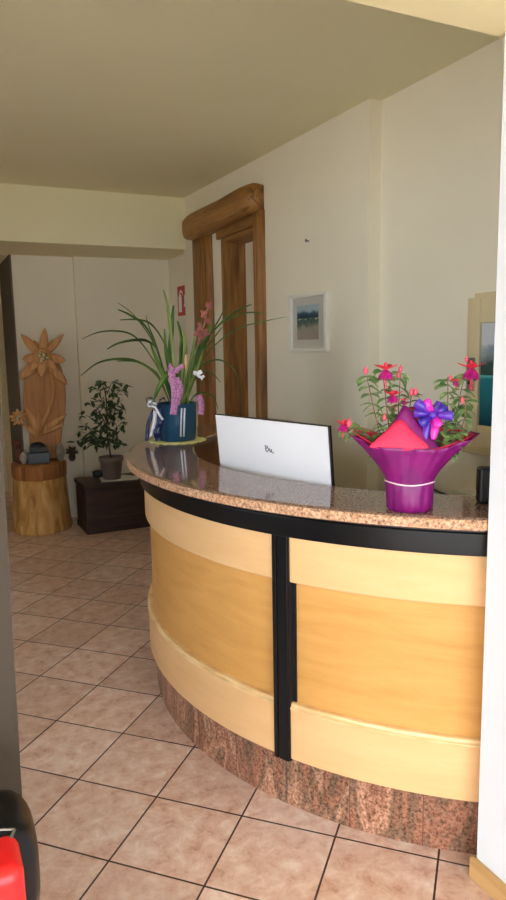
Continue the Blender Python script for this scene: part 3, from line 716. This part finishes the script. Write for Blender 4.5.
LV = [([(84.7,374),(99,362),(115.6,357.6),(134.5,358.8),(151,367),(162,378),(174,410)], .05, .012),
 ([(120,360.7),(139,361),(153.5,369.4),(163,382),(175,410)], .12, .012),
 ([(107,347),(118,341),(134.5,338),(149,340),(160,354),(175,408)], -.05, .013),
 ([(83.5,337),(96.6,331),(111,329),(127.4,331),(139,338.6),(151,354),(163,375),(176,410)], .0, .008),
 ([(115.6,299.5),(130,310),(141.6,323),(153.5,341),(163,363.5),(176,410)], -.08, .007),
 ([(119,310),(131,315),(146,325.6),(158,350),(177,410)], .08, .012),
 ([(120,319),(137,318.5),(151,323),(163,338.6),(171,358),(179,408)], .02, .01),
 ([(145,313.7),(149,325.6),(158,347),(176,405)], -.03, .012),
 ([(162,290),(166.6,304),(170,325.6),(173,349),(178,408)], .05, .010),
 ([(172.5,304),(171.5,325),(171,361),(176,408)], -.02, .013),
 ([(177,321),(181,337),(181,361),(180,408)], .03, .013),
 ([(183,332),(186,350),(184,375),(182,408)], .07, .012),
 ([(229,298),(220,318.5),(208,339),(196,360),(185,408)], .0, .012),
 ([(221.5,329),(210,345),(199,363),(186,408)], .09, .012),
 ([(288,318),(267,322),(242,328),(222,340),(204,362),(187,408)], .04, .006),
 ([(270,312.6),(252.6,311.7),(235,316),(220,325),(203,350),(187,408)], -.07, .008),
 ([(250,307),(240,311),(225,320),(206,345),(186,408)], .1, .009),
 ([(240,399),(238,376),(226,363),(212,361.5),(200,372),(188,408)], .06, .007),
 ([(223,384),(216,376),(206,372),(196,382),(186,408)], -.04, .007),
 ([(222,412),(217,400),(206,394),(196,398),(189,410)], -.10, .009),
 ([(156,402),(161,388),(167,377),(174,372),(179,385),(180,410)], .12, .017),
 ([(213,318),(207,335),(197,358),(184,408)], -.05, .012),
 ([(196,330),(194,350),(190,375),(184,408)], .0, .010),
 ([(165,330),(167,350),(172,375),(179,408)], .11, .012),
 ([(152,345),(158,360),(168,382),(177,408)], .14, .011),
 ([(203,352),(199,366),(192,385),(184,408)], .13, .011)]
q = MB()
for i, (pix, v, w) in enumerate(LV): strapleaf(q, pix, v, w*1.0, 1 if i in (8,11,22,25) else 0)
q.build('foliage', [M['strap'], M['strap_light']], bp, smooth=True)
q = MB(); q.tube(smooth_path([pp(190,408,.02),pp(191,380,.02),pp(197,350,.03),pp(204,325,.03),pp(207,305,.02)]), .0035, 7)
q.tube(smooth_path([pp(184,408,.06),pp(186,385,.07),pp(187,365,.07)]), .004, 7)
q.build('flower_stem', M['strap_light'], bp, smooth=True)
rq = random.Random(5)
def bloom(c, r_, m, name, n=5, cup=.4):
    k = MB()
    ax = (bv+Vector((rq.uniform(-.4,.4),rq.uniform(-.4,.4),rq.uniform(-.3,.3)))).normalized(); e1 = ax.cross(Vector((0,0,1))).normalized(); e2 = ax.cross(e1)
    for i in range(n):
        a = 2*PI*i/n+rq.random(); d = e1*math.cos(a)+e2*math.sin(a)+ax*cup
        k.leaf(c, d, ax, r_, r_*.32, .2, 4)
    return k.build(name, m, bp)
for (x, y) in ((203,314),(207,322),(200,327),(206,333),(201,340),(208,306),(198,334)):
    bloom(pp(x,y,.03), .024, M['dried'], 'faded_bloom', 5)
bloom(pp(198,375,.09), .03, M['petal_white'], 'white_bloom', 5, .9)
bloom(pp(203,378,.10), .018, M['petal_white'], 'white_bloom', 5, .9)
q = MB(); q.blob(pp(187,362,.075), .04, 10, 8, (.26,.26,1)); q.build('flower_bud', M['bud'], bp, smooth=True)
# pink tulle, ribbons
def cloth(mb, P, w, side, wave=.004, mi=0):
    P = smooth_path([Vector(p) for p in P], 5); m = len(P)
    P = [p+bv*wave*math.sin(i*1.3) for i, p in enumerate(P)]
    mb.strip(P, [w]*m, side, .12, .001, mi)
q = MB()
cloth(q, [pp(172,370,.11),pp(175,382,.125),pp(177,398,.13),pp(176,415,.125)], .018, bu)
cloth(q, [pp(178,378,.12),pp(182,390,.13),pp(179,405,.128)], .015, bu)
cloth(q, [pp(200,396,.10),pp(203,405,.11),pp(203,416,.105)], .015, bu)
cloth(q, [pp(170,365,.10),pp(176,372,.12),pp(184,366,.11)], .012, Vector((0,0,1)))
q.build('tulle_ribbon', M['tulle'], bp, smooth=True)
q = MB()
for k in range(2):
    cloth(q, [pp(184+k*3,409,.112),pp(184+k*3,420,.110),pp(184+k*3,438,.103)], .005, bu, 0)
q.build('silver_ribbon', M['silver_rib'], bp, smooth=True)
q = MB()
cloth(q, [pp(160,406,.09),pp(155,398,.10),pp(149,399,.09),pp(153,406,.08),pp(160,407,.08)], .02, bv)
cloth(q, [pp(161,404,.09),pp(165,399,.11),pp(169,403,.11),pp(163,409,.1)], .02, bv)
cloth(q, [pp(161,408,.10),pp(164,420,.11),pp(161,432,.11),pp(163,441,.10)], .02, bu)
cloth(q, [pp(157,410,.08),pp(152,424,.09),pp(151,441,.10)], .010, bu)
q.build('navy_bow', M['navy'], bp, smooth=True)
q = MB()
cloth(q, [pp(160,405,.11),pp(154,401,.115),pp(151,405,.11),pp(157,407,.11)], .006, Vector((0,0,1)))
cloth(q, [pp(158,406,.115),pp(162,414,.125),pp(166,420,.12)], .006, bu)
cloth(q, [pp(158,410,.10),pp(158,422,.11),pp(155,437,.10)], .009, bu)
q.build('white_bow', M['white_rib'], bp, smooth=True)

# ------------------------------------------------------------------ purple-wrapped fuchsia
GX, GY = 1.2905, 1.616
gu = Vector((.777,-.63,0)); gv = Vector((-.63,-.777,0)); GO = Vector((GX,GY,0))
def gp(px, py, v=0): return GO + gu*((px-410+(333-px)*(481-py)/4500)*.00298) + gv*v + Vector((0,0,1.208+(481-py)*.00300+v*.14))
fx = thing('potted_fuchsia', 'red fuchsia plant wrapped in purple paper on right of countertop', 'plant', (GX,GY,ZT))
rq = random.Random(21)
def crinkle(a, z): return 1+.018*math.sin(9*a+z*40)+.02*math.sin(5*a-z*60)+.012*math.sin(17*a+2)
wr = MB()
prof = [(.060,ZT+.001),(.065,ZT+.004),(.067,ZT+.03),(.069,ZT+.055),(.0705,1.199),(.0695,1.208),(.0715,1.216)]
n = 96; vs = []
for (r_, z) in prof:
    for i in range(n):
        a = 2*PI*i/n; k = crinkle(a, z); vs.append(GO+(gu*math.cos(a)+gv*math.sin(a))*r_*k+Vector((0,0,z)))
# corners of the sheet: angle (0 = right, 90 = viewer), reach, height
cor = [(0,.192,1.345),(52,.13,1.31),(92,.105,1.312),(135,.145,1.315),(183,.205,1.372),(225,.13,1.33),(270,.13,1.41),(318,.13,1.36),(360,.192,1.345)]
def rim(a):
    a %= 360
    for (a0, r0_, h0), (a1, r1_, h1) in zip(cor, cor[1:]):
        if a0 <= a <= a1:
            t = (a-a0)/(a1-a0); t = t*t*(3-2*t) ; return r0_+(r1_-r0_)*t, h0+(h1-h0)*t
rows = 9
for j in range(1, rows+1):
    t = j/rows
    for i in range(n):
        A = 360*i/n; rr_, hh_ = rim(A); a = R(A)
        r_ = .0715+(rr_-.0715)*(t**1.15); z = 1.216+(hh_+.008-1.216)*(t**.92)
        r_ *= 1+.03*math.sin(A*.31+t*2)*t+.02*math.sin(7*a)*t
        vs.append(GO+(gu*math.cos(a)+gv*math.sin(a))*r_+Vector((0,0,z)))
T = len(prof)+rows
fsx = [(j*n+i, j*n+(i+1)%n, (j+1)*n+(i+1)%n, (j+1)*n+i) for j in range(T-1) for i in range(n)]+[tuple(range(n-1,-1,-1))]
wr.add(vs, fsx)
wo = wr.build('wrapping_paper', M['purple'], fx, smooth=True)
sd = wo.modifiers.new('thickness', 'SOLIDIFY'); sd.thickness = .0012; sd.offset = -1
# pink lining
li = MB(); vs = []; rows = 8
for j in range(rows+1):
    t = j/rows
    for i in range(n):
        A = 360*i/n; rr_, hh_ = rim(A); a = R(A)
        k = .90+.06*math.cos(R(A)*4)
        r_ = .066+(rr_*k-.066)*(t**1.15); z = 1.221+(hh_+.004-1.216)*(t**.92)*.97
        r_ -= .004
        vs.append(GO+(gu*math.cos(a)+gv*math.sin(a))*r_+Vector((0,0,z)))
li.add(vs, [(j*n+i, j*n+(i+1)%n, (j+1)*n+(i+1)%n, (j+1)*n+i) for j in range(rows) for i in range(n)])
lo = lab(li.build('paper_lining', M['pink'], fx, smooth=True), 'pink paper lining inside the purple wrap')
sd = lo.modifiers.new('thickness', 'SOLIDIFY'); sd.thickness = .001; sd.offset = -1
# standing front corner of the sheet with a pink face
def patch(P, Q, name, m):
    """ruled sheet between two edges"""
    k = MB(); a = smooth_path(P, 4); b = smooth_path(Q, 4); m_ = min(len(a), len(b)); rows = 6
    vs = [a[i].lerp(b[i], j/rows)+gv*.006*math.sin(PI*j/rows)*math.sin(PI*i/(m_-1)) for j in range(rows+1) for i in range(m_)]
    k.add(vs, [(j*m_+i, j*m_+i+1, (j+1)*m_+i+1, (j+1)*m_+i) for j in range(rows) for i in range(m_-1)])
    o = k.build(name, m, fx, smooth=True); s_ = o.modifiers.new('thickness', 'SOLIDIFY'); s_.thickness = .0012; s_.offset = 0; return o
patch([gp(388,433,.072),gp(397,420,.066),gp(406,407,.058),gp(418,422,.060),gp(441,450,.066)], [gp(380,452,.098),gp(390,453,.100),gp(406,455,.102),gp(422,455,.098),gp(436,456,.085)], 'wrapping_corner', M['purple'])
lab(patch([gp(373,446,.100),gp(386,434,.090),gp(401,421,.078),gp(414,433,.085),gp(428,446,.098)], [gp(372,448,.104),gp(386,450,.107),gp(401,451,.108),gp(414,450,.107),gp(428,448,.103)], 'paper_corner', M['pink']), 'pink folded paper corner at the front')
q = MB(); pts = [GO+(gu*math.cos(a)+gv*math.sin(a))*.0735+Vector((0,0,1.208+.002*math.sin(3*a))) for a in [2*PI*i/40 for i in range(41)]]
q.tube(pts, .0022, 6, cap=False); q.build('string', M['string'], fx, smooth=True)
MB().lathe([(.058,0),(.03,.008),(.001,.01)], (GX,GY,1.235), 20).build('soil', M['soil'], fx, smooth=True)
st = MB(); fl_ = MB()
stems = [([(400,470),(392,440),(388,415),(386,395),(383,372)],.0),([(398,470),(383,440),(376,415),(371,392),(368,378)],.03),([(404,470),(402,440),(399,415),(400,392),(401,374)],-.02),
         ([(395,470),(376,446),(362,434),(350,428)],.06),([(406,470),(408,430),(410,410),(412,396)],.02),
         ([(428,475),(440,440),(446,415),(447,390),(446,381)],.02),([(430,475),(450,440),(456,415),(459,395),(464,376)],.0),([(432,475),(452,445),(462,420),(463,400)],.04),
         ([(425,475),(433,445),(440,425),(438,405)],.05),([(428,475),(444,452),(452,438)],.06),([(396,470),(392,445),(390,430)],.07)]
for pix, v in stems:
    P = smooth_path([gp(x, y, v*(i/(len(pix)-1))+rq.uniform(-.005,.005)) for i, (x, y) in enumerate(pix)], 5)
    st.tube(P, [.0022-.0012*i/len(P) for i in range(len(P))], 6)
    m_ = len(P)
    for i in range(4, m_, 2):
        if P[i].z < 1.27: continue
        for sgn in (-1, 1, rq.choice((-1,1))):
            d = gu*sgn*rq.uniform(.5,1)+gv*rq.uniform(-.7,.7)+Vector((0,0,rq.uniform(-.5,.35)))
            fl_.leaf(P[i], d, Vector((rq.uniform(-.3,.3),rq.uniform(-.5,.1),1)), rq.uniform(.026,.042), rq.uniform(.010,.014), rq.uniform(.2,.6), 4)
for k in range(46):   # low dense leaves
    c = gp(rq.choice((rq.uniform(380,405), rq.uniform(432,458))), rq.uniform(430,458), rq.uniform(-.03,.05))
    d = Vector((rq.uniform(-1,1),rq.uniform(-1,1),rq.uniform(-.3,.7)))
    fl_.leaf(c, d, Vector((rq.uniform(-.4,.4),rq.uniform(-.6,.1),1)), rq.uniform(.025,.042), rq.uniform(.007,.011), .3, 4)
st.build('stems', M['stem'], fx, smooth=True)
fl_.build('foliage', M['fuch_leaf'], fx)
def fuchsia(px, py, v, s_, droop=1):
    c = gp(px, py, v)
    k = MB()   # flared sepals
    for i in range(4):
        a = 2*PI*i/4+rq.random()*.5; d = gu*math.cos(a)+gv*math.sin(a)+Vector((0,0,.28))
        k.leaf(c, d, Vector((0,0,1)), s_*1.05, s_*.34, -.1, 5, 0)
    k.tube([c+Vector((0,0,s_*.55)), c+Vector((0,0,s_*.2)), c], [s_*.10,s_*.17,s_*.2], 8, 0)
    for i in range(7):   # skirt of petals
        a = 2*PI*i/7; d = (gu*math.cos(a)+gv*math.sin(a))*.55+Vector((0,0,-1))
        k.leaf(c, d, gu*math.cos(a)+gv*math.sin(a), s_*.95, s_*.36, -.15, 4, 1)
    for i in range(3): k.tube([c, c+Vector((rq.uniform(-.2,.2)*s_,rq.uniform(-.2,.2)*s_,-1.5*s_))], s_*.03, 5, 0)
    k.build('flower', [M['red_fl'], M['mag_fl']], fx)
for a in ((387,372,.03,.038),(394,397,.04,.029),(469,371,.01,.041),(346,426,.07,.027),(454,384,.04,.015),(405,402,.03,.014)): fuchsia(*a)
for (x, y, v, r_) in ((367,373,.03,.009),(401,370,-.02,.008),(412,394,.03,.009),(416,394,.04,.008),(465,362,0,.007),(449,381,.03,.007),(386,419,.05,.008),(352,425,.08,.01),(399,376,-.01,.008),(460,402,.04,.008)):
    k = MB(); c = gp(x, y, v); k.blob(c, r_, 10, 7, (.75,.75,1.25)); k.tube([c+Vector((0,0,r_*.9)), c+Vector((0,0,r_*1.7))], r_*.2, 6); k.build('flower_bud', M['pink_bud'], fx, smooth=True)
# bow
q = MB(); bc = gp(432,416,.055)
def faceon(mb, P, w, mi):
    m = len(P); sd_ = [gv.cross((P[min(i+1,m-1)]-P[max(i-1,0)]).normalized()).normalized() for i in range(m)]
    for i in range(1, m):
        if sd_[i].dot(sd_[i-1]) < 0: sd_[i] = -sd_[i]
    mb.strip(P, [w*(.55+.6*math.sin(PI*i/(m-1))) for i in range(m)], sd_, .25, .0008, mi)
for (x1, y1_, dv, mi) in ((416,404,.02,0),(451,417,.02,0),(420,426,.025,0),(446,409,.0,0),(425,402,.015,1),(438,428,.03,1),(414,414,.01,0),(440,404,-.01,0)):
    tip = gp(x1,y1_,.055+dv); mid = bc.lerp(tip,.55)+gv*.012
    faceon(q, smooth_path([bc, mid, tip, bc.lerp(tip,.6)-gv*.012, bc-gv*.008], 5), .012, mi)
for P, mi in (([bc, gp(427,428,.07), gp(424,443,.078)], 0), ([bc, gp(434,428,.075), gp(432,440,.08)], 1)):
    faceon(q, smooth_path(P, 5), .010, mi)
q.blob(bc+gv*.01, .012, 10, 7, (1,1,1))
q.build('bow', [M['violet'], M['magbow']], fx, smooth=True)

# ------------------------------------------------------------------ black and red appliance at the left
ap = thing('appliance', 'black hooded appliance with bright red front at the lower left edge', 'appliance', (-.06,1.15,0))
def superblob(c, rx, ry, rz, e=3.0, n=36, m=20):
    vs = []
    for j in range(m+1):
        t = PI*j/m
        for i in range(n):
            a = 2*PI*i/n; d = Vector((math.sin(t)*math.cos(a), math.sin(t)*math.sin(a), math.cos(t)))
            k = (abs(d.x)**e+abs(d.y)**e+abs(d.z)**e)**(-1/e)
            vs.append((c[0]+d.x*k*rx, c[1]+d.y*k*ry, c[2]+d.z*k*rz))
    return MB().add(vs, [(j*n+i,(j+1)*n+i,(j+1)*n+(i+1)%n,j*n+(i+1)%n) for j in range(m) for i in range(n)])
superblob((-.07,1.13,.762), .183, .09, .101, 4.5).build('hood', M['case_black'], ap, smooth=True)
MB().box(-.25,.080,.98,1.08,.27,.850).build('front_panel', M['case_red'], ap, bevel=.022, seg=5)
superblob((-.08,1.13,.37), .14, .085, .33, 4).build('body', M['case_black'], ap, smooth=True)
MB().box(-.22,.06,1.05,1.23,.0,.05).build('base', M['black_matte'], ap, bevel=.012)
q = MB(); q.tube(smooth_path([Vector((-.20,1.075,.863)), Vector((-.05,1.075,.863)), Vector((.03,1.075,.860)), Vector((.076,1.075,.848))]), .0025, 6); q.build('edge_highlight', M['steel'], ap, smooth=True)  # bright tube stands in for the highlight along the hood's top edge
q = MB(); q.tube(smooth_path([Vector((.076,1.075,.848)), Vector((.062,1.053,.842)), Vector((.035,1.041,.82)), Vector((.005,1.038,.79))]), .003, 6); q.build('edge_highlight', M['grey_highlight'], ap, smooth=True)  # grey tube, the same highlight drawn on down the hood

# ------------------------------------------------------------------ light
wd = bpy.data.worlds.new('sky'); S.world = wd; wd.use_nodes = True
bg = wd.node_tree.nodes['Background']; bg.inputs['Color'].default_value = (.80,.90,1.0,1); bg.inputs['Strength'].default_value = 7.4
def portal(name, loc, rot, sx, sy):
    l = bpy.data.lights.new(name, 'AREA'); l.shape = 'RECTANGLE'; l.size = sx; l.size_y = sy; l.cycles.is_portal = True
    o = bpy.data.objects.new(name, l); COL.objects.link(o); o.location = loc; o.rotation_euler = rot; return o
portal('door_daylight', (-1.6,-1.98,1.19), (R(90),0,0), 6.0, 2.39)
sun = bpy.data.lights.new('sun', 'SUN'); sun.energy = 26; sun.angle = R(.6); sun.color = (1,.96,.9)
so = bpy.data.objects.new('sun', sun); COL.objects.link(so); so.location = (-4,2,9)
so.rotation_euler = Vector((-.12,-.62,-.75)).to_track_quat('-Z','Y').to_euler()
S.view_settings.view_transform = 'Standard'; S.view_settings.look = 'None'; S.view_settings.gamma = 1; S.view_settings.use_curve_mapping = False
S.view_settings.exposure = .14
portal('added_window_daylight', (-2.97,2.75,1.625), (0,R(-90),0), 1.35, 2.0)  # portal for sky light through the added left window
S.cycles.use_denoising = True
S.cycles.max_bounces = 12; S.cycles.diffuse_bounces = 8; S.cycles.caustics_reflective = False; S.cycles.caustics_refractive = False
S.cycles.sample_clamp_indirect = 8
